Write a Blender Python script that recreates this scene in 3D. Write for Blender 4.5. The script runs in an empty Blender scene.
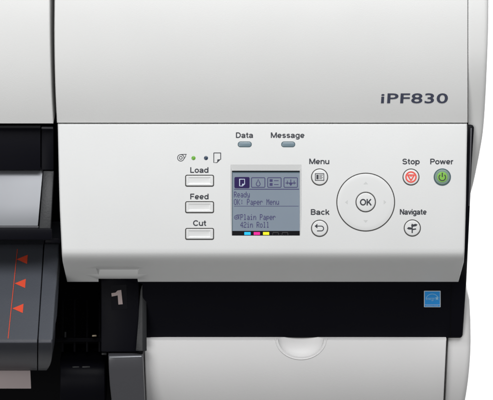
import bpy, bmesh, math, random
from mathutils import Vector
random.seed(7)
S = bpy.context.scene
C = S.collection
R = math.radians
# ------------------------------------------------------------------ frame
# The sloping control panel faces the camera squarely.  Millimetre frame used for
# measuring: x right, y down, w out of the panel towards the viewer.
PITCH = R(22); DIST = 2400.0; MM = 0.001; CX, CY = 246.5, 200.0; Z0 = 1.0
F = Vector((0, math.cos(PITCH), -math.sin(PITCH)))      # looking direction
U = Vector((0, math.sin(PITCH), math.cos(PITCH)))
X = Vector((1, 0, 0))
def W(a, v, w):                 # millimetres in the panel frame -> metres in the world
    return Vector((0, 0, Z0)) + MM*(a*X + v*U - w*F)
def real(px, py, w):            # measured position of a point at height w above the panel plane
    k = (DIST-w)/DIST
    return ((px-CX)*k, (CY-py)*k, w)
def P(px, py, w):
    return W(*real(px, py, w))
BACK = Vector((0, 1, 0))        # horizontally into the machine
def interp(tab, t):
    if t <= tab[0][0]: return tab[0][1]
    for (a, b), (c, d) in zip(tab, tab[1:]):
        if t <= c: return b+(d-b)*(t-a)/(c-a)
    return tab[-1][1]
def smooth_interp(tab, t):      # Catmull-Rom through the table
    n = len(tab)
    if t <= tab[0][0]: return tab[0][1]
    if t >= tab[-1][0]: return tab[-1][1]
    for i in range(n-1):
        if t <= tab[i+1][0]:
            x0, y0 = tab[i]; x1, y1 = tab[i+1]; h = x1-x0
            m0 = (y1-tab[i-1][1])/(x1-tab[i-1][0]) if i > 0 else (y1-y0)/h
            m1 = (tab[i+2][1]-y0)/(tab[i+2][0]-x0) if i+2 < n else (y1-y0)/h
            s = (t-x0)/h
            return (2*s**3-3*s**2+1)*y0+(s**3-2*s**2+s)*h*m0+(-2*s**3+3*s**2)*y1+(s**3-s**2)*h*m1
# ------------------------------------------------------------------ materials
def srgb(r, g, b):
    f = lambda c: (c/255/12.92) if c/255 <= .04045 else ((c/255+.055)/1.055)**2.4
    return (f(r), f(g), f(b), 1)
def mat(name, col, rough=.4, spec=.5, metal=0, grain=0., gscale=1500, rvar=.06, cvar=.03, emit=0, coat=0, trans=0):
    m = bpy.data.materials.new(name); m.use_nodes = True
    nt = m.node_tree; b = nt.nodes['Principled BSDF']
    tc = nt.nodes.new('ShaderNodeTexCoord')
    n1 = nt.nodes.new('ShaderNodeTexNoise'); n1.inputs['Scale'].default_value = 14; n1.inputs['Detail'].default_value = 5
    nt.links.new(tc.outputs['Object'], n1.inputs['Vector'])
    mr = nt.nodes.new('ShaderNodeMapRange')
    mr.inputs['To Min'].default_value = rough-rvar; mr.inputs['To Max'].default_value = rough+rvar
    nt.links.new(n1.outputs['Fac'], mr.inputs['Value']); nt.links.new(mr.outputs['Result'], b.inputs['Roughness'])
    mx = nt.nodes.new('ShaderNodeMix'); mx.data_type = 'RGBA'
    mx.inputs['A'].default_value = [c*(1-cvar) for c in col[:3]]+[1]
    mx.inputs['B'].default_value = [min(1, c*(1+cvar)) for c in col[:3]]+[1]
    nt.links.new(n1.outputs['Fac'], mx.inputs['Factor']); nt.links.new(mx.outputs['Result'], b.inputs['Base Color'])
    b.inputs['Specular IOR Level'].default_value = spec; b.inputs['Metallic'].default_value = metal
    b.inputs['Coat Weight'].default_value = coat
    if emit:
        b.inputs['Emission Color'].default_value = col; b.inputs['Emission Strength'].default_value = emit
    if grain:
        n2 = nt.nodes.new('ShaderNodeTexNoise'); n2.inputs['Scale'].default_value = gscale; n2.inputs['Detail'].default_value = 3
        nt.links.new(tc.outputs['Object'], n2.inputs['Vector'])
        bp = nt.nodes.new('ShaderNodeBump'); bp.inputs['Strength'].default_value = grain; bp.inputs['Distance'].default_value = .0004
        nt.links.new(n2.outputs['Fac'], bp.inputs['Height']); nt.links.new(bp.outputs['Normal'], b.inputs['Normal'])
    return m
M = dict(
    white=mat('warm_white_plastic', (.70, .70, .69, 1), .42, .4, grain=.25),
    panel=mat('panel_white_plastic', (.73, .735, .73, 1), .38, .4, grain=.22),
    lower=mat('lower_white_plastic', (.745, .738, .735, 1), .42, .4, grain=.25),
    black=mat('black_plastic', (.0035, .0035, .006, 1), .45, .08, grain=.1),
    gloss=mat('gloss_black_trim', (.012, .013, .018, 1), .3, .5),
    cavity=mat('matte_black_interior', (.003, .003, .004, 1), .7, .08),
    tray=mat('grey_black_tray_plastic', (.064, .07, .084, 1), .42, .5, grain=.5, gscale=900),
    front=mat('shaded_guide_front_plastic', (.03, .032, .042, 1), .4, .35, grain=.3),  # tray plastic darkened: shade on the turned-under face put into the colour
    latch=mat('satin_charcoal_plastic', (.062, .062, .069, 1), .24, .6, grain=.1),
    trim=mat('charcoal_plastic', (.085, .085, .095, 1), .4, .5, grain=.15),
    frame=mat('window_end_plastic', (.02, .021, .023, 1), .45, .4, grain=.4, gscale=500),
    silver=mat('silvered_window', (.19, .197, .212, 1), .33, .5, metal=.2),
    strip=mat('pale_metal_strip', (.55, .47, .47, 1), .35, .5, metal=.2),
    red=mat('red_orange_ink', srgb(214, 76, 50), .5, .3, cvar=.12),
    ink=mat('dark_grey_ink', srgb(62, 64, 70), .6, .3),
    logo=mat('slate_blue_ink', srgb(62, 66, 84), .5, .4),
    groove=mat('dark_gap', (.05, .048, .045, 1), .6, .2),
    key=mat('button_white_plastic', (.74, .745, .74, 1), .35, .45),
    dish=mat('button_dish_plastic', (.66, .665, .66, 1), .4, .4),
    pad=mat('pad_white_plastic', (.73, .735, .73, 1), .36, .4, grain=.06),
    faint=mat('pad_arrow_relief', (.60, .61, .60, 1), .45, .4),
    lens=mat('slate_indicator_lens', srgb(118, 136, 146), .25, .5, cvar=.08),
    lensrim=mat('indicator_rim', srgb(70, 92, 100), .4, .4),
    ledg=mat('green_led', srgb(98, 160, 50), .3, .5, emit=.12),
    ledb=mat('blue_black_led', srgb(45, 62, 84), .3, .5),
    stop=mat('red_print', srgb(232, 84, 72), .5, .4),
    pgreen=mat('lit_green_button', srgb(128, 186, 78), .3, .5, emit=.06),
    prim=mat('power_button_rim', srgb(122, 146, 136), .3, .5),
    lcd=mat('backlit_lcd', srgb(124, 135, 147), .22, .4, emit=.15, cvar=.08),
    lcdink=mat('lcd_ink', srgb(74, 72, 112), .4, .2),
    lcdsel=mat('lcd_selected', srgb(44, 32, 84), .4, .2),
    lcdlite=mat('lcd_light_pixels', srgb(180, 190, 205), .4, .2, emit=.3),
    lcdblack=mat('lcd_black_bar', (.006, .006, .008, 1), .3, .2),
    cyan=mat('cyan_swatch', srgb(40, 180, 235), .4, .2, emit=.35),
    magenta=mat('magenta_swatch', srgb(220, 40, 145), .4, .2, emit=.3),
    yellow=mat('yellow_swatch', srgb(225, 220, 40), .4, .2, emit=.35),
    grey=mat('grey_swatch', srgb(70, 70, 72), .4, .2, emit=.1),
    sblue=mat('sticker_blue', srgb(44, 152, 232), .35, .4),
    swhite=mat('sticker_white', (.62, .68, .72, 1), .4, .4),
    slight=mat('sticker_light_blue', srgb(150, 205, 238), .4, .4),
    num=mat('pale_number_print', srgb(176, 160, 158), .5, .3),
    clip=mat('brass_clip', (.5, .42, .3, 1), .35, .5, metal=.6),
    backdrop=mat('white_paper_backdrop', (.88, .88, .88, 1), .9, .1),
)
# ------------------------------------------------------------------ object helpers
def link(name, me, m, parent):
    o = bpy.data.objects.new(name, me); C.objects.link(o)
    if m is not None:
        me.materials.clear(); me.materials.append(M[m] if isinstance(m, str) else m)
    if parent is not None: o.parent = parent
    return o
def finish(bm, name, m, parent, angle=35, cuts=()):
    bmesh.ops.recalc_face_normals(bm, faces=bm.faces)
    if bm.calc_volume(signed=True) < 0: bmesh.ops.reverse_faces(bm, faces=bm.faces)
    me = bpy.data.meshes.new(name); bm.to_mesh(me); bm.free()
    for c in cuts:
        me = carve(me, c)
    me.polygons.foreach_set('use_smooth', [True]*len(me.polygons))
    me.set_sharp_from_angle(angle=R(angle))
    return link(name, me, m, parent)
def carve(me, bmc):
    bmesh.ops.recalc_face_normals(bmc, faces=bmc.faces)
    if bmc.calc_volume(signed=True) < 0: bmesh.ops.reverse_faces(bmc, faces=bmc.faces)
    mc = bpy.data.meshes.new('tmp'); bmc.to_mesh(mc)
    a = bpy.data.objects.new('tmp_a', me); b = bpy.data.objects.new('tmp_b', mc)
    C.objects.link(a); C.objects.link(b)
    md = a.modifiers.new('cut', 'BOOLEAN'); md.operation = 'DIFFERENCE'; md.object = b; md.solver = 'EXACT'
    dg = bpy.context.evaluated_depsgraph_get(); dg.update()
    out = bpy.data.meshes.new_from_object(a.evaluated_get(dg))
    bpy.data.objects.remove(a); bpy.data.objects.remove(b)
    return out
def shell(rows, Lf, Rf, depth, rl=2.5, rr=2.5, ncol=10, seg=5, trim=False):
    """closed moulding: front follows rows of (y, w); rounded left and right edges; runs back into the machine"""
    bm = bmesh.new(); grid = []
    if trim:                    # start where the profile turns over into its level top
        g = [P(CX, y, w).z for y, w in rows]; rows = rows[g.index(max(g)):]
    for (py, w) in rows:
        l, r = Lf(py), Rf(py); ring = []
        pts = []
        for i in range(seg+1):
            a = math.pi/2*i/seg; pts.append((l+rl*(1-math.sin(a)) if rl else l, -rl*(1-math.cos(math.pi/2-a)) if rl else 0))
        left = [(l+rl*(1-math.cos(math.pi/2*i/seg)), -rl*(1-math.sin(math.pi/2*i/seg))) for i in range(seg+1)]
        right = [(r-rr*(1-math.cos(math.pi/2*i/seg)), -rr*(1-math.sin(math.pi/2*i/seg))) for i in range(seg, -1, -1)]
        xs0, xs1 = left[-1][0], right[0][0]
        mid = [(xs0+(xs1-xs0)*i/ncol, 0) for i in range(1, ncol)]
        front = [P(x, py, w)-F*(dw*MM) for x, dw in left+mid+right]
        bl = front[0]+BACK*depth*MM; br = front[-1]+BACK*depth*MM
        grid.append([bm.verts.new(p) for p in [bl]+front+[br]])
    n = len(grid[0])
    for a, b in zip(grid, grid[1:]):
        for i in range(n):
            j = (i+1) % n
            bm.faces.new((a[i], a[j], b[j], b[i]))
    bm.faces.new(grid[0]); bm.faces.new(grid[-1])
    return bm
def box_bm(x0, x1, y0, y1, w0, w1, bev=0, bm=None, shear=0):
    """block between w0 (back) and w1 (front); shear slides its lower edge sideways"""
    bm2 = bmesh.new()
    vs = [bm2.verts.new(P(x+(shear if y == y1 else 0), y, w)) for w in (w0, w1) for (x, y) in ((x0, y0), (x1, y0), (x1, y1), (x0, y1))]
    for f in ((0, 1, 2, 3), (4, 5, 6, 7), (0, 1, 5, 4), (1, 2, 6, 5), (2, 3, 7, 6), (3, 0, 4, 7)):
        bm2.faces.new([vs[i] for i in f])
    if bev: bmesh.ops.bevel(bm2, geom=bm2.edges[:], offset=bev*MM, segments=2, affect='EDGES', profile=.5)
    return bm2
def slab_bm(quad, thick, bev=0):
    """quad of (x, y, w) corners, thickened into the machine"""
    bm = bmesh.new()
    f = [bm.verts.new(P(*q)) for q in quad]
    nrm = (f[1].co-f[0].co).cross(f[2].co-f[1].co).normalized()
    if nrm.dot(F) < 0: nrm = -nrm
    b = [bm.verts.new(v.co+nrm*thick*MM) for v in f]
    n = len(f); bm.faces.new(f); bm.faces.new(b)
    for i in range(n): bm.faces.new((f[i], f[(i+1) % n], b[(i+1) % n], b[i]))
    if bev: bmesh.ops.bevel(bm, geom=bm.edges[:], offset=bev*MM, segments=2, affect='EDGES', profile=.5)
    return bm
def join(*bms):
    out = bmesh.new()
    for b in bms:
        me = bpy.data.meshes.new('tmp'); b.to_mesh(me); out.from_mesh(me); b.free(); bpy.data.meshes.remove(me)
    return out
def pw(py):                                            # crown of the control panel
    c = (py-190)/66.0; return 3.0*(1-c*c)
flat = lambda w: (lambda py: w)
def rr_outline(hw, hh, r, n=6):
    pts = []
    for qx, qy, a0 in ((1, 1, 0), (-1, 1, 90), (-1, -1, 180), (1, -1, 270)):
        for i in range(n+1):
            a = R(a0+90*i/n); pts.append((qx*(hw-r)+r*math.cos(a), qy*(hh-r)+r*math.sin(a)))
    return pts
def loft(cx, cy, loops, wf=pw, cap=True, close=False):
    """stack of outlines (points, dw) round a centre on the surface wf"""
    bm = bmesh.new(); rings = []
    for pts, dw in loops:
        rings.append([bm.verts.new(P(cx+x, cy+y, wf(cy+y)+dw)) for x, y in pts])
    n = len(rings[0]); seq = list(zip(rings, rings[1:]))
    if close: seq.append((rings[-1], rings[0]))
    for a, b in seq:
        for i in range(n): bm.faces.new((a[i], a[(i+1) % n], b[(i+1) % n], b[i]))
    if cap and not close: bm.faces.new(rings[0]); bm.faces.new(rings[-1])
    return bm
def circ(r, n=64): return [(r*math.cos(2*math.pi*i/n), r*math.sin(2*math.pi*i/n)) for i in range(n)]
def ring(cx, cy, r0, r1, h=.35, wf=pw, n=72):
    return loft(cx, cy, [(circ(r1, n), -.5), (circ(r1, n), h), (circ(r0, n), h), (circ(r0, n), -.5)], wf, close=True)
def rrring(cx, cy, hw, hh, r, t, h=.35, wf=pw):
    o, i = rr_outline(hw, hh, r), rr_outline(hw-t, hh-t, max(r-t, .1))
    return loft(cx, cy, [(o, -.5), (o, h), (i, h), (i, -.5)], wf, close=True)
def disc(cx, cy, r, h, rnd=.6, dome=.4, wf=pw, n=64):
    L = [(circ(r, n), -.5)]
    for i in range(5):
        a = math.pi/2*i/4; L.append((circ(r-rnd*(1-math.cos(a)), n), h-rnd*(1-math.sin(a))))
    for k in (.75, .45, .15): L.append((circ((r-rnd)*k, n), h+dome*(1-k*k)))
    return loft(cx, cy, L, wf)
def poly(pts, dw=.3, wf=pw, t=.25):
    """thin printed or raised shape, outline in measured coordinates"""
    bm = bmesh.new()
    a = [bm.verts.new(P(x, y, wf(y)+dw)) for x, y in pts]; b = [bm.verts.new(P(x, y, wf(y)+dw-t)) for x, y in pts]
    n = len(pts); bm.faces.new(a); bm.faces.new(b)
    for i in range(n): bm.faces.new((a[i], a[(i+1) % n], b[(i+1) % n], b[i]))
    return bm
def rect(x0, x1, y0, y1, dw=.3, wf=pw): return poly([(x0, y0), (x1, y0), (x1, y1), (x0, y1)], dw, wf)
def stroke(pts, wd, dw=.3, wf=pw):
    """polyline of constant width"""
    out = []
    n = len(pts); lft, rgt = [], []
    for i, (x, y) in enumerate(pts):
        ax, ay = pts[max(i-1, 0)]; bx, by = pts[min(i+1, n-1)]
        d = math.hypot(bx-ax, by-ay) or 1; nx, ny = -(by-ay)/d*wd/2, (bx-ax)/d*wd/2
        lft.append((x+nx, y+ny)); rgt.append((x-nx, y-ny))
    return [poly([lft[i], lft[i+1], rgt[i+1], rgt[i]], dw, wf) for i in range(n-1)]
# ---- lettering
def glyphs(s, bold, space=1.0):
    cu = bpy.data.curves.new('tmp', 'FONT'); cu.body = s; cu.size = 1; cu.offset = bold; cu.resolution_u = 4
    cu.space_character = space
    o = bpy.data.objects.new('tmp', cu); C.objects.link(o)
    dg = bpy.context.evaluated_depsgraph_get(); dg.update()
    me = bpy.data.meshes.new_from_object(o.evaluated_get(dg))
    bpy.data.objects.remove(o); bpy.data.curves.remove(cu)
    return me
def lettering(s, x0, x1, ytop, ybase, m, parent, name='lettering', bold=.012, wf=pw, dw=.12, shear=0, rot=0, space=1.0):
    h = glyphs('H', bold); hs = [v.co.y for v in h.vertices]; lo, hi = min(hs), max(hs)
    me = glyphs(s, bold, space); xs = [v.co.x for v in me.vertices]; a, b = min(xs), max(xs)
    sy = (ybase-ytop)/(hi-lo); sx = (x1-x0)/(b-a); c, sn = math.cos(rot), math.sin(rot)
    mx, my = (x0+x1)/2, (ytop+ybase)/2
    for v in me.vertices:
        px = x0+(v.co.x-a)*sx+(v.co.y-lo)*sy*shear; py = ybase-(v.co.y-lo)*sy
        qx, qy = mx+(px-mx)*c-(py-my)*sn, my+(px-mx)*sn+(py-my)*c
        v.co = P(qx, qy, wf(qy)+dw)
    bm = bmesh.new(); bm.from_mesh(me); bpy.data.meshes.remove(me)
    if bm.faces and sum((f.normal.dot(F) for f in bm.faces)) > 0: bmesh.ops.reverse_faces(bm, faces=bm.faces)
    r = bmesh.ops.extrude_face_region(bm, geom=bm.faces[:])
    for v in [g for g in r['geom'] if isinstance(g, bmesh.types.BMVert)]: v.co -= F*.1*MM
    return finish(bm, name, m, parent, 30)
# grotesque capitals and small letters drawn as strokes (capital height 1)
def arc_pts(cx, cy, rx, ry, a0, a1, n=16):
    return [(cx+rx*math.cos(R(a0+(a1-a0)*i/n)), cy+ry*math.sin(R(a0+(a1-a0)*i/n))) for i in range(n+1)]
O_ = lambda cx, cy, rx, ry: arc_pts(cx, cy, rx, ry, 0, 360, 28)
V_ = lambda x, a=0, b=1: [(x, b), (x, a)]
STROKES = {
 'D': (.70, [V_(.08), [(.10, .92), (.32, .92)]+arc_pts(.32, .5, .30, .42, 90, -90)[1:]+[(.10, .08)]]),
 'a': (.60, [arc_pts(.28, .48, .21, .18, 165, 0)+[(.49, .14), (.52, 0)], [(.48, .41), (.30, .37)]+arc_pts(.25, .215, .17, .145, 95, 270)[1:]+[(.36, .10), (.48, .24)]]),
 't': (.36, [[(.17, .95), (.17, .2), (.21, .1), (.35, .07)], [(0, .66), (.34, .66)]]),
 'M': (.86, [V_(.08), [(.10, .98), (.43, .04)], [(.43, .04), (.76, .98)], V_(.78)]),
 'e': (.62, [arc_pts(.31, .37, .23, .29, 0, 318, 24), [(.1, .355), (.52, .355)]]),
 's': (.55, [arc_pts(.275, .515, .18, .145, 25, 270)+arc_pts(.275, .225, .19, .145, 90, -160)[1:]]),
 'S': (.70, [arc_pts(.35, .715, .25, .205, 20, 270)+arc_pts(.35, .295, .27, .215, 90, -165)[1:]]),
 'g': (.62, [O_(.30, .37, .22, .29), [(.53, .74), (.53, -.04)]+arc_pts(.31, -.04, .22, .16, 0, -155)[1:]]),
 'L': (.56, [V_(.08), [(.1, .08), (.54, .08)]]),
 'o': (.62, [O_(.31, .37, .23, .29)]),
 'd': (.62, [O_(.30, .37, .22, .29), V_(.54)]),
 'F': (.60, [V_(.08), [(.1, .92), (.58, .92)], [(.1, .5), (.52, .5)]]),
 'C': (.74, [arc_pts(.40, .5, .32, .42, 38, 322, 26)]),
 'u': (.60, [[(.08, .74), (.08, .28)]+arc_pts(.29, .28, .21, .2, 180, 360)[1:], V_(.51, 0, .74)]),
 'n': (.60, [V_(.08, 0, .74), [(.1, .42)]+arc_pts(.295, .44, .21, .22, 170, 0)+[(.505, 0)]]),
 'B': (.68, [V_(.08), [(.1, .92), (.37, .92)]+arc_pts(.37, .72, .2, .2, 90, -90)[1:]+[(.1, .52)], [(.36, .52)]+arc_pts(.38, .30, .22, .22, 90, -90)+[(.1, .08)]]),
 'c': (.58, [arc_pts(.31, .37, .23, .29, 42, 318, 22)]),
 'k': (.56, [V_(.08), [(.12, .28), (.47, .73)], [(.25, .42), (.50, .01)]]),
 'p': (.62, [O_(.33, .37, .22, .29), V_(.08, -.26, .74)]),
 'P': (.64, [V_(.08), [(.1, .92), (.36, .92)]+arc_pts(.36, .69, .22, .23, 90, -90)[1:]+[(.1, .46)]]),
 'w': (.80, [[(.05, .73), (.22, .03)], [(.22, .03), (.40, .71)], [(.40, .71), (.58, .03)], [(.58, .03), (.75, .73)]]),
 'r': (.40, [V_(.08, 0, .74), arc_pts(.32, .43, .23, .23, 175, 88)]),
 'N': (.72, [V_(.08), [(.10, .97), (.62, .03)], V_(.64)]),
 'v': (.53, [[(.05, .73), (.265, .03)], [(.265, .03), (.48, .73)]]),
 'i': (.16, [V_(.08, 0, .74), V_(.08, .86, 1)]),
 'O': (.82, [O_(.41, .5, .33, .42)]),
 'K': (.64, [V_(.08), [(.12, .36), (.56, .98)], [(.27, .54), (.60, .01)]])}
def plain_lettering(s, x0, x1, ytop, ybase, m, parent, weight=.2, wf=pw, dw=.12):
    adv = []; x = 0
    for c in s: adv.append(x); x += STROKES[c][0]+.048
    x -= .048; sy = ybase-ytop; sx = (x1-x0)/x; bms = []; k = 0
    for c, a in zip(s, adv):
        for st in STROKES[c][1]:
            bms += stroke([(x0+(a+u)*sx, ybase-v*sy) for u, v in st], weight*sy, dw+.008*(k % 5), wf); k += 1
    return finish(join(*bms), 'lettering', m, parent, 30)
FONT = {
 'R': '11110 10001 10001 11110 10100 10010 10001', 'e': '00000 00000 01110 10001 11111 10000 01110',
 'a': '00000 00000 01110 00001 01111 10001 01111', 'd': '00001 00001 01101 10011 10001 10001 01111',
 'y': '00000 00000 10001 10001 10001 01111 00001 01110', 'O': '01110 10001 10001 10001 10001 10001 01110',
 'K': '10001 10010 10100 11000 10100 10010 10001', ':': '00000 00100 00100 00000 00100 00100 00000',
 'P': '11110 10001 10001 11110 10000 10000 10000', 'p': '00000 00000 10110 11001 10001 11110 10000 10000',
 'r': '00000 00000 10110 11001 10000 10000 10000', 'M': '10001 11011 10101 10101 10001 10001 10001',
 'n': '00000 00000 10110 11001 10001 10001 10001', 'u': '00000 00000 10001 10001 10001 10011 01101',
 'l': '01100 00100 00100 00100 00100 00100 01110', 'i': '00100 00000 01100 00100 00100 00100 01110',
 '4': '00010 00110 01010 10010 11111 00010 00010', '2': '01110 10001 00001 00110 01000 10000 11111',
 'o': '00000 00000 01110 10001 10001 10001 01110'}
def pixel_text(s, x, y, adv, hgt, m, parent, wf):
    bm = []; cw = adv/6; ch = hgt/7
    for i, c in enumerate(s):
        if c == ' ': continue
        for r_, row in enumerate(FONT[c].split()):
            k = 0
            while k < 5:                                        # one bar per run of lit pixels
                if row[k] == '1':
                    e = k
                    while e < 5 and row[e] == '1': e += 1
                    X0 = x+i*adv+k*cw; bm.append(rect(X0-.04, X0+(e-k)*cw+.04, y+r_*ch, y+(r_+1)*ch-.02, .12, wf)); k = e
                else: k += 1
    return finish(join(*bm), 'screen_text', m, parent)

# ================================================================== THE PRINTER
pr = bpy.data.objects.new('wide_format_printer', None); C.objects.link(pr)
pr.empty_display_size = .1
pr['label'] = 'white and black wide format printer with sloping control panel, lit colour screen and round buttons'
pr['category'] = 'printer'

# ---- upper covers: upright at the bottom edge, rolling back over the top
def wcov(py):
    t = (122.5-py)/122.5
    return 122.5*(.46*t-.29*t*t)-1.0
top_rows = []
for i in range(33):
    py = 122.5-i*(122.5+110)/32; top_rows.append((py, wcov(py)))
first = [(122.7, top_rows[0][1]-3.0), (122.65, top_rows[0][1]-.6)]
cov_rows = first+top_rows
Lr = [(-110, 55), (0, 54.4), (30, 54.2), (60, 54.5), (90, 55.3), (122.5, 56.8)]
tc = finish(shell(cov_rows, lambda y: smooth_interp(Lr, y), lambda y: 467.7, 260, 1.6, .8), 'top_cover', 'white', pr)
lettering('iPF830', 380.8, 447.6, 93.4, 103.2, 'logo', tc, 'model_lettering', .014, wcov, .25, .06, 0, 1.06)
Rl = [(-110, 49.0), (0, 49.7), (40, 50.0), (80, 51.0), (100, 51.8), (123, 53.2)]
rows2 = [(y+.8, w) for y, w in cov_rows]
finish(shell(rows2, lambda y: -190, lambda y: smooth_interp(Rl, y), 260, 1.6, 1.8), 'roll_cover', 'white', pr)
# ---- upper end cap
Rc = [(-110, 488), (-40, 489), (0, 489), (30, 488.6), (60, 487.6), (100, 485.8), (130, 483.6), (150, 480.5), (170, 476.6), (187, 472.8), (215, 464)]
crow = []
for i in range(45):
    py = 214-i*(214+110)/44
    q = min(1, max(0, (py-50)/75)); w = wcov(min(py, 122))-1.2-.40*max(0, py-122)-8.5*q*q*(3-2*q)
    crow.append((py, w))
finish(shell(crow, lambda y: 468.2 if y < 205 else 462, lambda y: smooth_interp(Rc, y)+0, 250, .8, 5, 4), 'end_cover', 'white', pr)

# ---- control panel
Lp = [(123.8, 57.5), (180, 58.7), (210, 59.6), (240, 61.0), (255, 61.7), (262, 62.5), (282, 67)]
Rp = [(123.8, 467.3), (130, 467.4), (200, 466.2), (250, 464.8), (262, 464.0), (282, 458.6)]
prow = [(124.3, -1.2), (124.1, -.6), (124.2, -.15), (124.5, pw(124.5)), (125.2, pw(125.2)), (126.4, pw(126.4))]
prow += [(y, pw(y)) for y in (130, 140, 150, 160, 170, 180, 190, 200, 210, 220, 230, 240, 248, 252)]
prow += [(254.3, -.8), (256.5, -2.4), (258.6, -4.8), (260.6, -8.0), (262.6, -11.9), (265, -17), (268.5, -24), (274, -34.5), (280.6, -47.5), (281.6, -49.0), (281.9, -51)]
# window for the screen: chamfered opening, deeper than the display
hole = bmesh.new()
hv = []
for (x0, x1, y0, y1, w) in ((230.6, 301.6, 164.6, 236.2, 8), (230.6, 301.6, 164.6, 236.2, 2.5), (232.0, 299.8, 170.6, 235.6, .7), (232.0, 299.8, 170.6, 235.6, -8)):
    hv.append([hole.verts.new(P(x, y, w)) for x, y in ((x0, y0), (x1, y0), (x1, y1), (x0, y1))])
for a, b in zip(hv, hv[1:]):
    for i in range(4): hole.faces.new((a[i], a[(i+1) % 4], b[(i+1) % 4], b[i]))
hole.faces.new(hv[0]); hole.faces.new(hv[-1])
# notch in the underside of the lip
notch = bmesh.new()
npr = [(267.4, 25), (267.8, -21), (269.6, -33), (278.6, -38.5), (279.2, -95), (300, -95), (300, 25)]
na = [notch.verts.new(P(x, y, w)) for x, (y, w) in zip((94.0, 95.2, 98.5, 98.5, 98.5, 98.5, 94.0), npr)]
nb = [notch.verts.new(P(x, y, w)) for x, (y, w) in zip((140.5, 139.6, 137.5, 137.5, 137.5, 137.5, 140.5), npr)]
notch.faces.new(na); notch.faces.new(nb)
for i in range(7): notch.faces.new((na[i], na[(i+1) % 7], nb[(i+1) % 7], nb[i]))
cp = finish(shell(prow, lambda y: interp(Lp, y), lambda y: interp(Rp, y), 30, 2.2, 2.2, 24, 5, True), 'control_panel', 'panel', pr, 35, (hole, notch))
for s, x0, x1, y0, y1, b in (
    ('Data', 235.9, 253.2, 132.4, 137.9, .010), ('Message', 270.8, 304.6, 132.4, 137.9, .010),
    ('Load', 190.2, 208.5, 167.2, 172.8, .010), ('Feed', 190.2, 208.6, 193.7, 199.3, .010), ('Cut', 193.0, 206.2, 220.3, 225.9, .010),
    ('Menu', 309.2, 329.4, 158.6, 164.1, .010), ('Back', 310.8, 329.6, 209.2, 214.8, .010),
    ('Stop', 402.3, 419.7, 158.7, 164.3, .010), ('Power', 430.2, 453.7, 158.7, 164.3, .010), ('Navigate', 399.9, 426.6, 209.1, 214.6, .012)):
    plain_lettering(s, x0, x1, y0, y1, 'ink', cp)
# printed roll and cut-sheet symbols
finish(join(ring(180.8, 157.8, 2.9, 3.6, .12), ring(180.8, 157.8, 1.1, 1.8, .12), *stroke([(180.8, 154.5), (183.5, 154.4), (186.6, 154.3)], .7, .12),
            *stroke([(184.2, 158.6), (185.6, 156.5), (185.9, 154.5)], .6, .12)), 'roll_symbol', 'ink', cp)
finish(join(*stroke([(213.8, 152.8), (213.8, 162.6), (217.2, 162.6)], .8, .12), *stroke([(213.8, 152.9), (220.8, 152.9)], .8, .12),
            *stroke([(220.7, 152.6), (220.7, 159.6)], .8, .12), poly([(217.0, 163.0), (217.4, 159.4), (221.0, 159.2)], .12)), 'sheet_symbol', 'ink', cp)
def part_label(o, s): o['label'] = s
# ---- indicator lamps
for cx, s in ((244.75, 'grey pill-shaped lamp under the word Data'), (288.2, 'grey pill-shaped lamp under the word Message')):
    o = finish(loft(cx, 144.3, [(rr_outline(6.3, 2.1, 2.05), -.5), (rr_outline(6.3, 2.1, 2.05), .35), (rr_outline(5.6, 1.5, 1.45), .6)]), 'indicator_lamp', 'lens', pr); part_label(o, s)
    finish(rrring(cx, 144.3, 7.0, 2.8, 2.7, .75, .3), 'lamp_rim', 'lensrim', o)
for cx, m, s in ((193.5, 'ledg', 'small lit green status lamp'), (206.0, 'ledb', 'small unlit blue-black status lamp')):
    o = finish(disc(cx, 158, 2.05, .5, .4, .3, n=32), 'status_lamp', m, pr); part_label(o, s)
# ---- three oblong buttons
for cy, s in ((180.7, 'oblong white button under the word Load'), (207.2, 'oblong white button under the word Feed'), (233.9, 'oblong white button under the word Cut')):
    o = finish(loft(199.6, cy, [(rr_outline(13.5, 5.0, 1.2), -.5), (rr_outline(13.5, 5.0, 1.2), .7), (rr_outline(13.1, 4.6, 1.1), 1.15),
               (rr_outline(11.6, 3.6, .9), 1.2), (rr_outline(11.0, 3.0, .8), .75), (rr_outline(9.6, 2.0, .6), .45)]), 'oblong_button', 'key', pr); part_label(o, s)
    finish(rrring(199.6, cy, 14.45, 5.95, 1.9, .9, .25), 'button_surround', 'groove', o)
# ---- round buttons
def round_button(name, cx, cy, r, label, rimm='groove', facem='key'):
    o = finish(disc(cx, cy, r-.9, 1.1, .9, .25), name, facem, pr); part_label(o, label)
    finish(ring(cx, cy, r-.8, r-.05, .25), 'button_surround', rimm, o)
    return o
up = lambda h: (lambda py: pw(py)+h)
T = 1.38
b = round_button('menu_button', 319.6, 177.0, 8.6, 'round white button with a page symbol under the word Menu')
x0, y0 = 319.6, 177.0
finish(join(*[rect(*q, T) for q in ((x0-4.6, x0+4.6, y0-3.7, y0-3.0), (x0-4.6, x0+4.6, y0+3.0, y0+3.7), (x0-4.6, x0-3.9, y0-3.0, y0+3.0), (x0+3.9, x0+4.6, y0-3.0, y0+3.0),
   (x0-3.2, x0-1.0, y0-2.3, y0+2.3), (x0-.4, x0+3.2, y0-2.2, y0-1.6), (x0-.4, x0+2.4, y0-1.0, y0-.4), (x0-.4, x0+3.2, y0+.2, y0+.8), (x0-.4, x0+2.4, y0+1.4, y0+2.0))]), 'page_symbol', 'ink', b)
b = round_button('back_button', 319.6, 228.3, 8.6, 'round white button with a curled arrow under the word Back')
x0, y0 = 319.6, 228.3
arc = [(x0+1.6+2.4*math.sin(a), y0+.2-2.4*math.cos(a)) for a in [math.pi*i/12 for i in range(13)]]
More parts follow.
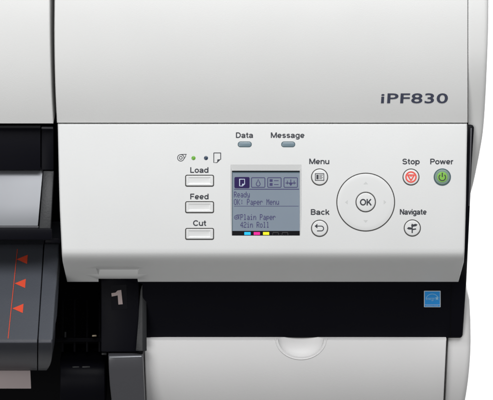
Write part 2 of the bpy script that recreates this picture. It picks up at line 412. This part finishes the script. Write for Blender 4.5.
finish(join(*stroke([(x0-3, y0-2.2)]+arc+[(x0-2.6, y0+2.6)], .95, T), poly([(x0-5.0, y0-2.2), (x0-2.2, y0-4.6), (x0-2.2, y0+.2)], T)), 'arrow_symbol', 'ink', b)
b = round_button('stop_button', 411.0, 177.0, 8.5, 'round white button with a red stop symbol under the word Stop')
x0, y0 = 411.0, 177.0
tri = [(x0-3.4, y0-2.0), (x0+3.4, y0-2.0), (x0, y0+3.6), (x0-3.4, y0-2.0), (x0+3.4, y0-2.0)]
finish(join(ring(x0, y0, 4.3, 5.7, T), *[q for k in range(3) for q in stroke([tri[k], tri[k+1]], 1.3, T)], *stroke([(x0-1.5, y0-.8), (x0+1.5, y0-.8)], .8, T)), 'stop_symbol', 'stop', b)
b = round_button('power_button', 442.3, 177.0, 8.6, 'round lit green button with a power symbol under the word Power', 'prim', 'prim')
finish(disc(442.3, 177, 5.2, 1.55, .3, .15), 'lit_lens', 'pgreen', b)
arc = [(442.3+3.3*math.sin(a), 177.3-3.3*math.cos(a)) for a in [R(42+276*i/20) for i in range(21)]]
finish(join(*stroke(arc, 1.0, T+.45), *stroke([(442.3, 172.7), (442.3, 177.0)], 1.1, T+.45)), 'power_symbol', 'ink', b)
finish(ring(442.3, 177, 7.6, 8.6, .42), 'dark_edge', 'lensrim', b)
b = round_button('navigate_button', 412.3, 228.0, 8.6, 'round white button with a signpost symbol under the word Navigate')
x0, y0 = 412.3, 228.0
finish(join(*stroke([(x0-.1, y0-4.2), (x0-.1, y0+5)], 1.2, T), poly([(x0-1.2, y0-3.0), (x0+3.4, y0-4.2), (x0+5.2, y0-3.4), (x0+4.0, y0-1.9), (x0-.8, y0-.9)], T),
            poly([(x0+.4, y0-.2), (x0-3.8, y0-1.0), (x0-5.4, y0+.5), (x0-3.6, y0+1.5), (x0+.4, y0+1.6)], T), poly([(x0, y0+.9), (x0+3.6, y0+.3), (x0+3.9, y0+1.6), (x0, y0+2.2)], T)), 'signpost_symbol', 'ink', b)
# ---- navigation pad and OK button
px, py = 365.7, 202.1
Lo = [(circ(28.4, 96), -.5)]+[(circ(r, 96), h) for r, h in ((28.5, .1), (28.35, .35), (27.9, .5), (24, .6), (18, .5), (13, .42), (10.6, .4))]+[(circ(10.6, 96), -.5)]
o = finish(loft(px, py, Lo, close=True), 'navigation_pad', 'pad', pr); part_label(o, 'large round white navigation pad with four faint arrows')
finish(ring(px, py, 28.45, 29.35, .25, n=120), 'pad_surround', 'groove', o)
for dx, dy in ((0, -1), (-1, 0), (1, 0), (0, 1)):
    ax, ay = px+dx*19, py+dy*19
    finish(poly([(ax+dx*1.4-dy*2.2, ay+dy*1.4-dx*2.2), (ax+dx*1.4+dy*2.2, ay+dy*1.4+dx*2.2), (ax-dx*1.2+dy*2.0, ay-dy*1.2+dx*2.0), (ax-dx*1.2-dy*2.0, ay-dy*1.2-dx*2.0)] if False else
                [(ax+dx*1.6, ay+dy*1.6), (ax-dx*1.0-dy*2.2, ay-dy*1.0+dx*2.2), (ax-dx*1.0+dy*2.2, ay-dy*1.0-dx*2.2)], .62), 'arrow_mark', 'faint', o)
b = round_button('confirm_button', px, py, 10.2, 'small round white button reading OK at the centre of the navigation pad')
plain_lettering('OK', px-5.8, px+5.8, 199.0, 205.4, 'ink', b, .2, up(1.3), .12)

# ---- screen
SW = .25; sf = flat(SW)
sc = finish(box_bm(231.2, 300.6, 170.0, 236.4, SW-3, SW), 'display_screen', 'lcd', pr); part_label(sc, 'lit blue-grey colour screen with menu tabs and status text')
finish(join(rect(232.0, 299.9, 170.7, 172.9, .1, sf), rect(232.0, 232.7, 172.9, 231.0, .1, sf)), 'screen_border', 'lensrim', sc)
finish(rect(232.0, 299.9, 171.0, 172.0, .2, sf), 'screen_edge', 'lcdblack', sc)
finish(rect(232.0, 299.9, 230.9, 235.7, .1, sf), 'ink_level_bar', 'lcdblack', sc)
for x0, x1, m in ((244.3, 250.6, 'cyan'), (253.7, 260.0, 'magenta'), (263.0, 269.2, 'yellow')):
    finish(rect(x0, x1, 232.0, 234.9, .25, sf), 'ink_level', m, sc)
for cx in (275.6, 285.0):
    finish(join(*stroke([(cx-3.0, 234.8), (cx-2.6, 232.4), (cx+2.6, 232.4), (cx+3.0, 234.8)], .6, .25, sf)), 'ink_level', 'grey', sc)
def tab(cx, m): return loft(cx, 182.6, [(rr_outline(7.6, 5.6, 1.3), -.1), (rr_outline(7.6, 5.6, 1.3), .12)], sf)
finish(tab(242.0, 0), 'menu_tab', 'lcdsel', sc)
finish(join(*stroke([(239.6, 179.2), (239.6, 186.0), (242.4, 186.0), (244.6, 184.0), (244.6, 179.2), (239.2, 179.2)], .8, .25, sf), poly([(242.0, 186.4), (242.2, 183.8), (245.0, 183.8)], .25, sf)), 'sheet_icon', 'lcdlite', sc)
for cx in (258.2, 274.4, 290.7):
    finish(rrring(cx, 182.5, 7.1, 5.2, 1.2, .8, .12, sf), 'menu_tab', 'lcdink', sc)
drop = [(258.2+2.0*math.sin(a), 184.0-2.0*math.cos(a)) for a in [R(40+280*i/12) for i in range(13)]]+[(258.2, 179.2)]
finish(join(*stroke(drop+[drop[0]], .75, .12, sf)), 'drop_icon', 'lcdink', sc)
finish(join(rect(269.6, 272.6, 179.2, 181.8, .12, sf), rect(269.6, 272.6, 183.0, 185.8, .12, sf), rect(274.0, 278.6, 180.3, 181.0, .12, sf), rect(274.0, 278.6, 184.2, 184.9, .12, sf)), 'list_icon', 'lcdink', sc)
finish(join(rect(285.6, 296.0, 182.6, 183.4, .12, sf), rect(287.0, 287.7, 180.6, 184.4, .12, sf), rect(293.8, 294.5, 180.6, 184.4, .12, sf), poly([(288.8, 183.2), (292.8, 183.2), (290.8, 186.0)], .14, sf), rect(290.4, 291.2, 179.4, 182.8, .12, sf)), 'gauge_icon', 'lcdink', sc)
finish(join(rect(234.0, 299.0, 188.8, 189.6, .14, sf), rect(234.0, 298.6, 205.9, 206.35, .12, sf)), 'rule_line', 'lcdink', sc)
pixel_text('Ready', 234.0, 191.6, 3.25, 5.8, 'lcdink', sc, sf)
pixel_text('OK: Paper Menu', 234.0, 199.1, 3.25, 5.8, 'lcdink', sc, sf)
pixel_text('Plain Paper', 240.4, 214.2, 3.25, 5.8, 'lcdink', sc, sf)
pixel_text('42in Roll', 240.4, 221.9, 3.25, 5.8, 'lcdink', sc, sf)
finish(join(ring(236.3, 217.4, 1.6, 2.2, .12, sf, 24), ring(236.3, 217.4, .4, .9, .12, sf, 16), rect(236.6, 240.0, 214.6, 215.2, .12, sf), rect(238.6, 239.2, 215.2, 219.4, .12, sf)), 'roll_icon', 'lcdink', sc)

# ---- dark housing behind and below the panel
Lh = [(125, 63), (262, 68), (276, 100), (283, 142.5), (338, 142.5)]
Rh = [(124.6, 471.5), (125.4, 473.0), (127.5, 474.2), (165, 472.0), (200, 470.4), (240, 468.6), (282, 466.6), (320, 464.0), (335, 462.9), (337, 462.2), (338, 460.5)]
hrow = [(124.6, -10), (125.4, -8), (127.5, -7)]+[(y, -7) for y in (140, 165, 190, 215, 240)]+[(252, -12), (262, -28), (272, -44), (281, -57), (284, -59), (300, -65.4), (320, -73.4), (335, -79.4), (337.2, -80.6), (338, -83)]
ho = finish(shell(hrow, lambda y: interp(Lh, y), lambda y: interp(Rh, y), 120, 1.0, 2.6, 12), 'panel_housing', 'black', pr)
finish(slab_bm([(450.9, 284, -58.6), (451.7, 284, -58.6), (450.5, 336.5, -79.6), (449.7, 336.5, -79.6)], 1.0), 'seam', 'cavity', ho)
finish(slab_bm([(470.6, 128, -6.3), (472.0, 128, -6.6), (469.8, 206, -6.6), (468.6, 206, -6.3)], 1, .2), 'highlight_trim', 'trim', ho)  # lighter strip stands in for the highlight along the housing edge
bandw = lambda y: -59-.4*(y-284)
# energy sticker
st = finish(loft(432.3, 299, [(rr_outline(8.3, 8.2, .5), -.3), (rr_outline(8.3, 8.2, .5), .35)], bandw), 'energy_sticker', 'swhite', pr)
part_label(st, 'small square blue energy sticker with a white border')
finish(rect(424.7, 439.9, 291.5, 304.6, .5, bandw), 'blue_field', 'sblue', st)
finish(rect(424.7, 439.9, 305.0, 306.7, .5, bandw), 'blue_strip', 'sblue', st)
ar = [(432.3-6.4*math.cos(a), 300.0-6.0*math.sin(a)) for a in [R(12+150*i/18) for i in range(19)]]
finish(join(*stroke(ar, .5, .62, bandw)), 'arc_mark', 'slight', st)
lettering('energy', 425.9, 434.4, 296.7, 300.0, 'slight', st, 'lettering', .0, bandw, .6, .25)
sp = []
for i in range(10):
    a = R(-90+36*i); r_ = 2.4 if i % 2 == 0 else 1.0; sp.append((437.0+r_*math.cos(a), 298.4+r_*math.sin(a)))
finish(poly(sp, .62, bandw), 'star_mark', 'slight', st)
lettering('ENERGY STAR', 426.4, 438.2, 305.25, 306.45, 'slight', st, 'lettering', .0, bandw, .62)

# ---- lower cover with finger recess
lw = lambda y: -74-.04*(y-341)-.0058*max(0, y-341)**2
lrow = [(338.2, -84), (338.6, -78), (339.4, -75.4), (340.4, -74.1)]+[(y, lw(y)) for y in range(342, 470, 6)]
rec = bmesh.new(); bmesh.ops.create_uvsphere(rec, u_segments=64, v_segments=40, radius=1)
c0 = P(301, 338.0, -74.5)
for v in rec.verts: v.co = c0+MM*(v.co.x*24.0*X+v.co.z*20.0*U-v.co.y*8.5*F)
lc = finish(shell(lrow, lambda y: interp([(338, 143.6), (400, 146), (470, 148)], y), lambda y: interp([(338, 446.6), (400, 443.6), (470, 438)], y), 220, 1.8, 1.2, 24, 5, True), 'lower_cover', 'lower', pr, 30, (rec,))
bt = []
for i in range(41):
    a = R(178-176*i/40); bt.append((301+24.6*1.034*math.cos(a), 338.0+20.6*1.034*math.sin(a)))
tub = bmesh.new(); prev = None
for i, (x, y) in enumerate(bt):
    cx_, cy_ = x-301, (y-338)*1.2; n_ = math.hypot(cx_, cy_) or 1
    rg = [tub.verts.new(P(x+.6*math.cos(R(k*45))*cx_/n_, y+.6*math.cos(R(k*45))*cy_/n_, lw(max(y, 341))+-.05+.55*math.sin(R(k*45)))) for k in range(8)]
    if prev:
        for k in range(8): tub.faces.new((prev[k], prev[(k+1) % 8], rg[(k+1) % 8], rg[k]))
    else: tub.faces.new(rg)
    prev = rg
tub.faces.new(prev)
finish(tub, 'recess_rim', 'lower', lc, 60)
Rb = [(280, 464), (284, 467), (292, 469), (305, 470.3), (340, 471.2), (360, 470.4), (380, 468.6), (400, 465.6), (430, 459), (470, 446)]
srow = [(280, -70), (300, -75.5), (320, -81), (332, -84), (341, -85.5)]+[(y, lw(y)-11.8) for y in range(342, 470, 6)]
finish(shell(srow, lambda y: interp([(338, 448.4), (400, 445.6), (470, 440)], y), lambda y: smooth_interp(Rb, y), 220, .8, 5.5, 4), 'lower_end_cover', 'lower', pr)

# ---- dark interior behind everything
finish(join(box_bm(-190, 452, -90, 122, -330, -40), box_bm(-190, 440, 122, 470, -400, -215), box_bm(-190, 54, 122, 176, -330, -75)), 'inner_body', 'cavity', pr)
# ---- black edge of the roll cover
bar = finish(box_bm(-190, 40.6, 125.2, 170, -60, -14, .8), 'cover_rail', 'black', pr)
finish(slab_bm([(-190, 126.0, -12.0), (40.4, 126.0, -12.0), (40.4, 128.2, -13.6), (-190, 128.2, -13.6)], 1.2, .2), 'highlight_trim', 'frame', bar)  # highlight on the rail's top bevel, modelled as a lighter strip
finish(box_bm(41.2, 53.6, 126.8, 170, -60, -17, .8), 'rail_end', 'black', bar)
finish(slab_bm([(41.4, 127.0, -15.5), (53.0, 127.0, -15.5), (53.0, 129.0, -16.6), (41.4, 129.0, -16.6)], 1, .2), 'highlight_trim', 'trim', bar)
# ---- sloping window and its end frame
wr = [(170.6, -22.5), (172, -21.4), (175, -19.8), (180, -17.6), (187, -15.0), (195, -12.4), (204, -9.2), (213, -6.6), (220, -4.9), (225.6, -3.8)]
wi = finish(shell(wr, lambda y: -190, lambda y: 42.8-4.9*(y-170.6)/55, 10, .3, .3, 6), 'roll_window', 'silver', pr)
finish(slab_bm([(43.2, 170.4, -19), (53.9, 170.4, -19), (50.4, 229, -1), (39.0, 229, -1)], 8, .8), 'window_end', 'frame', wi)
finish(box_bm(-190, 38.6, 226.0, 228.0, -12, -3, .3), 'window_edge', 'trim', wi)
finish(box_bm(-190, 52, 228.2, 240, -60, 2, 1.5), 'window_rail', 'black', wi)
finish(box_bm(45, 59.5, 238, 243, -60, -22, .8), 'rail_foot', 'black', wi)
# ---- paper tray with red guide marks
def tw(y):
    if y < 340: return -58+(y-244)*1.08
    return None
def tray_rows():
    r = [(244, -60), (245, -57)]+[(y, tw(y)) for y in range(250, 336, 10)]+[(338, tw(338))]
    for i in range(1, 9):
        a = i/8; r.append((338+3*a+ (9 if a == 1 else 0)*0 + 34*a*a*.0+2*a, tw(338)+3.2*math.sin(a*math.pi/2)))
    w0 = r[-1][1]
    r += [(345, w0-3.0), (349, w0-8), (353, w0-14.5), (357, w0-23), (361, w0-33.5), (365, w0-47), (368, w0-60), (370.4, w0-75)]
    return r
trr = tray_rows(); top_part = [r for r in trr if r[0] <= 341.5]; front_part = [(339.6, trr[-9][1]-1.2)]+[r for r in trr if r[0] > 341.5]
ty = lambda tab: (lambda y: interp(tab, y))
GL, GR = [(244, 44.6), (340, 38.3), (371, 38.1)], [(244, 59.4), (300, 55.0), (340, 52.4), (355, 52.0), (362, 51.2), (367, 49.2), (371, 46)]
tr = finish(shell(top_part, lambda y: -190, ty([(244, 43.4), (340, 37.2), (371, 37.0)]), 60, 0.5, .5, 8), 'output_guide', 'tray', pr)
finish(shell(front_part, lambda y: -190, ty([(244, 43.4), (340, 37.2), (371, 37.0)]), 40, 0.5, .5, 8), 'guide_front', 'front', tr)
ge = finish(shell(top_part, ty(GL), ty(GR), 60, .5, 2.0, 3), 'guide_end', 'tray', tr)
finish(shell(front_part, ty(GL), ty(GR), 40, .5, 2.0, 3), 'guide_end_front', 'front', tr)
tws = lambda y: tw(min(y, 339))
line = [(17.4, 250), (8.0, 339)]
finish(poly([(17.1, 249), (17.7, 249), (8.4, 338.5), (7.7, 338.5)], .25, tws, .2), 'guide_line', 'red', tr)
for ax, ay in ((16.6, 259.3), (14.6, 283.4), (12.3, 308.4)):
    finish(poly([(ax, ay), (ax+11.2, ay-4.6), (ax+10.4, ay+4.6)], .35, tws, .2), 'arrow_mark', 'red', tr)
finish(box_bm(-190, 30.4, 370.4, 388.6, -60, -30, .6, shear=.8), 'metal_strip', 'strip', pr)
# ---- numbered latch and charcoal trim beside the tray
finish(shell([(360, -126), (361, -120), (364, -113), (370, -108), (380, -106), (392, -109), (402, -116), (410, -126)], flat(60), flat(105), 40, 1, 1, 4), 'feed_roller', 'black', pr)
for rx in (61.5, 73.5, 86.0, 98.5):
    finish(box_bm(rx, rx+2.2, 300, 352, -190, -128, .4), 'inner_rib', 'black', pr)
finish(box_bm(56, 106, 338, 342, -190, -124, .6), 'inner_rib', 'black', pr)
la = finish(box_bm(101, 139, 276.5, 352, -140, -64, 1.2), 'numbered_post', 'black', pr)
lf = flat(-64)
finish(poly([(110.5, 285.5), (126.5, 284.6), (127.5, 309), (111.5, 309.8)], .5, lf, .8), 'number_plate', 'black', la)
finish(join(poly([(117.5, 290.6), (121.2, 290.0), (122.7, 304.2), (118.4, 304.6), (117.7, 295.4), (111.7, 296.6), (111.4, 293.2), (115.5, 292.6)], .9, lf, .4)), 'number_mark', 'num', la)
finish(slab_bm([(139.8, 292, -70), (142.2, 284, -66), (142.6, 351, -58), (135.5, 351, -58), (138.4, 320, -62)], 5, .5), 'side_trim', 'frame', la)
tb = [(350.6, -80), (351.4, -74), (354.6, -60), (356.4, -55.5), (358, -54), (360, -54)]+[(y, -54-.32*(y-360)) for y in (370, 385, 400, 430, 470)]
lcv = finish(shell(tb, ty([(350, 108.6), (356, 108.2), (380, 109.2), (400, 111.4), (470, 120)]), ty([(350, 142.4), (400, 144.4), (470, 146)]), 100, 1.5, 1.2, 6), 'latch_cover', 'latch', pr)
finish(slab_bm([(109.2, 356.2, -54.6), (141.6, 355.4, -54.6), (141.6, 357.0, -53.6), (109.2, 357.8, -53.6)], 1.2, .3), 'highlight_trim', 'silver', lcv)  # silver strip imitates the bright highlight along the block's top edge
for x0, x1, y0, y1, m in ((92.0, 96.6, 335.0, 336.6, 'clip'), (64.4, 66.2, 332, 337.4, 'frame'), (72.4, 79.2, 366.4, 368.0, 'frame'), (82.2, 90.0, 366.2, 368.4, 'frame'), (101.6, 106.6, 352.6, 355, 'frame')):
    finish(box_bm(x0, x1, y0, y1, -150, -110, .3), 'metal_clip', m, pr)

# ================================================================== white sweep behind
bm = bmesh.new(); prof = [(.25, -.02), (1.6, -.02)]
for i in range(1, 11):
    a = math.pi/2*i/10; prof.append((1.6+.8*math.sin(a), .78-.8*math.cos(a)))
prof.append((2.4, 4.2))
gl = [[bm.verts.new((x, y, z)) for x in (-4, -2, 0, 2, 4)] for y, z in prof]
for a, b_ in zip(gl, gl[1:]):
    for i in range(4): bm.faces.new((a[i], a[i+1], b_[i+1], b_[i]))
bd = finish(bm, 'backdrop', 'backdrop', None, 60); bd['kind'] = 'structure'

# ================================================================== light
w = bpy.data.worlds.new('World'); S.world = w; w.use_nodes = True
w.node_tree.nodes['Background'].inputs['Color'].default_value = (.98, .985, .98, 1)
w.node_tree.nodes['Background'].inputs['Strength'].default_value = .2
def area(name, loc, tgt, sx, sy, power, col=(1, 1, 1)):
    l = bpy.data.lights.new(name, 'AREA'); l.shape = 'RECTANGLE'; l.size = sx; l.size_y = sy; l.energy = power; l.color = col
    o = bpy.data.objects.new(name, l); C.objects.link(o); o.location = loc
    o.rotation_euler = (Vector(tgt)-Vector(loc)).to_track_quat('-Z', 'Y').to_euler()
    return o
area('overhead_softbox', (.22, -.87, 2.9), (.03, 0, 1), 2.2, 1.0, 46, (.985, .99, 1))
area('backdrop_fill', (1.5, .8, 1.2), (1.1, 2.4, 1.2), .6, 1.2, 45)  # unseen lamp added to burn the backdrop out to white
area('backdrop_fill', (-1.5, .8, 1.2), (-1.1, 2.4, 1.2), .6, 1.2, 25)  # second unseen lamp, added to whiten the left of the backdrop
area('front_fill', (-1.3, -2.6, 1.55), (0, 0, 1), 1.2, 1.2, 23, (1, .995, .99))  # unseen fill added to lift the lower cover

cam = bpy.data.cameras.new('camera'); co = bpy.data.objects.new('camera', cam); C.objects.link(co)
co.location = W(0, 0, DIST); co.rotation_euler = (math.pi/2-PITCH, 0, 0)
cam.sensor_fit = 'HORIZONTAL'; cam.sensor_width = 36; cam.lens = 36*DIST/493.0; cam.clip_start = .05; cam.clip_end = 100
S.camera = co
S.render.engine = 'CYCLES'; S.render.resolution_x = 1024; S.render.resolution_y = 831
S.view_settings.view_transform = 'Standard'; S.view_settings.look = 'None'; S.view_settings.exposure = 0; S.view_settings.gamma = 1
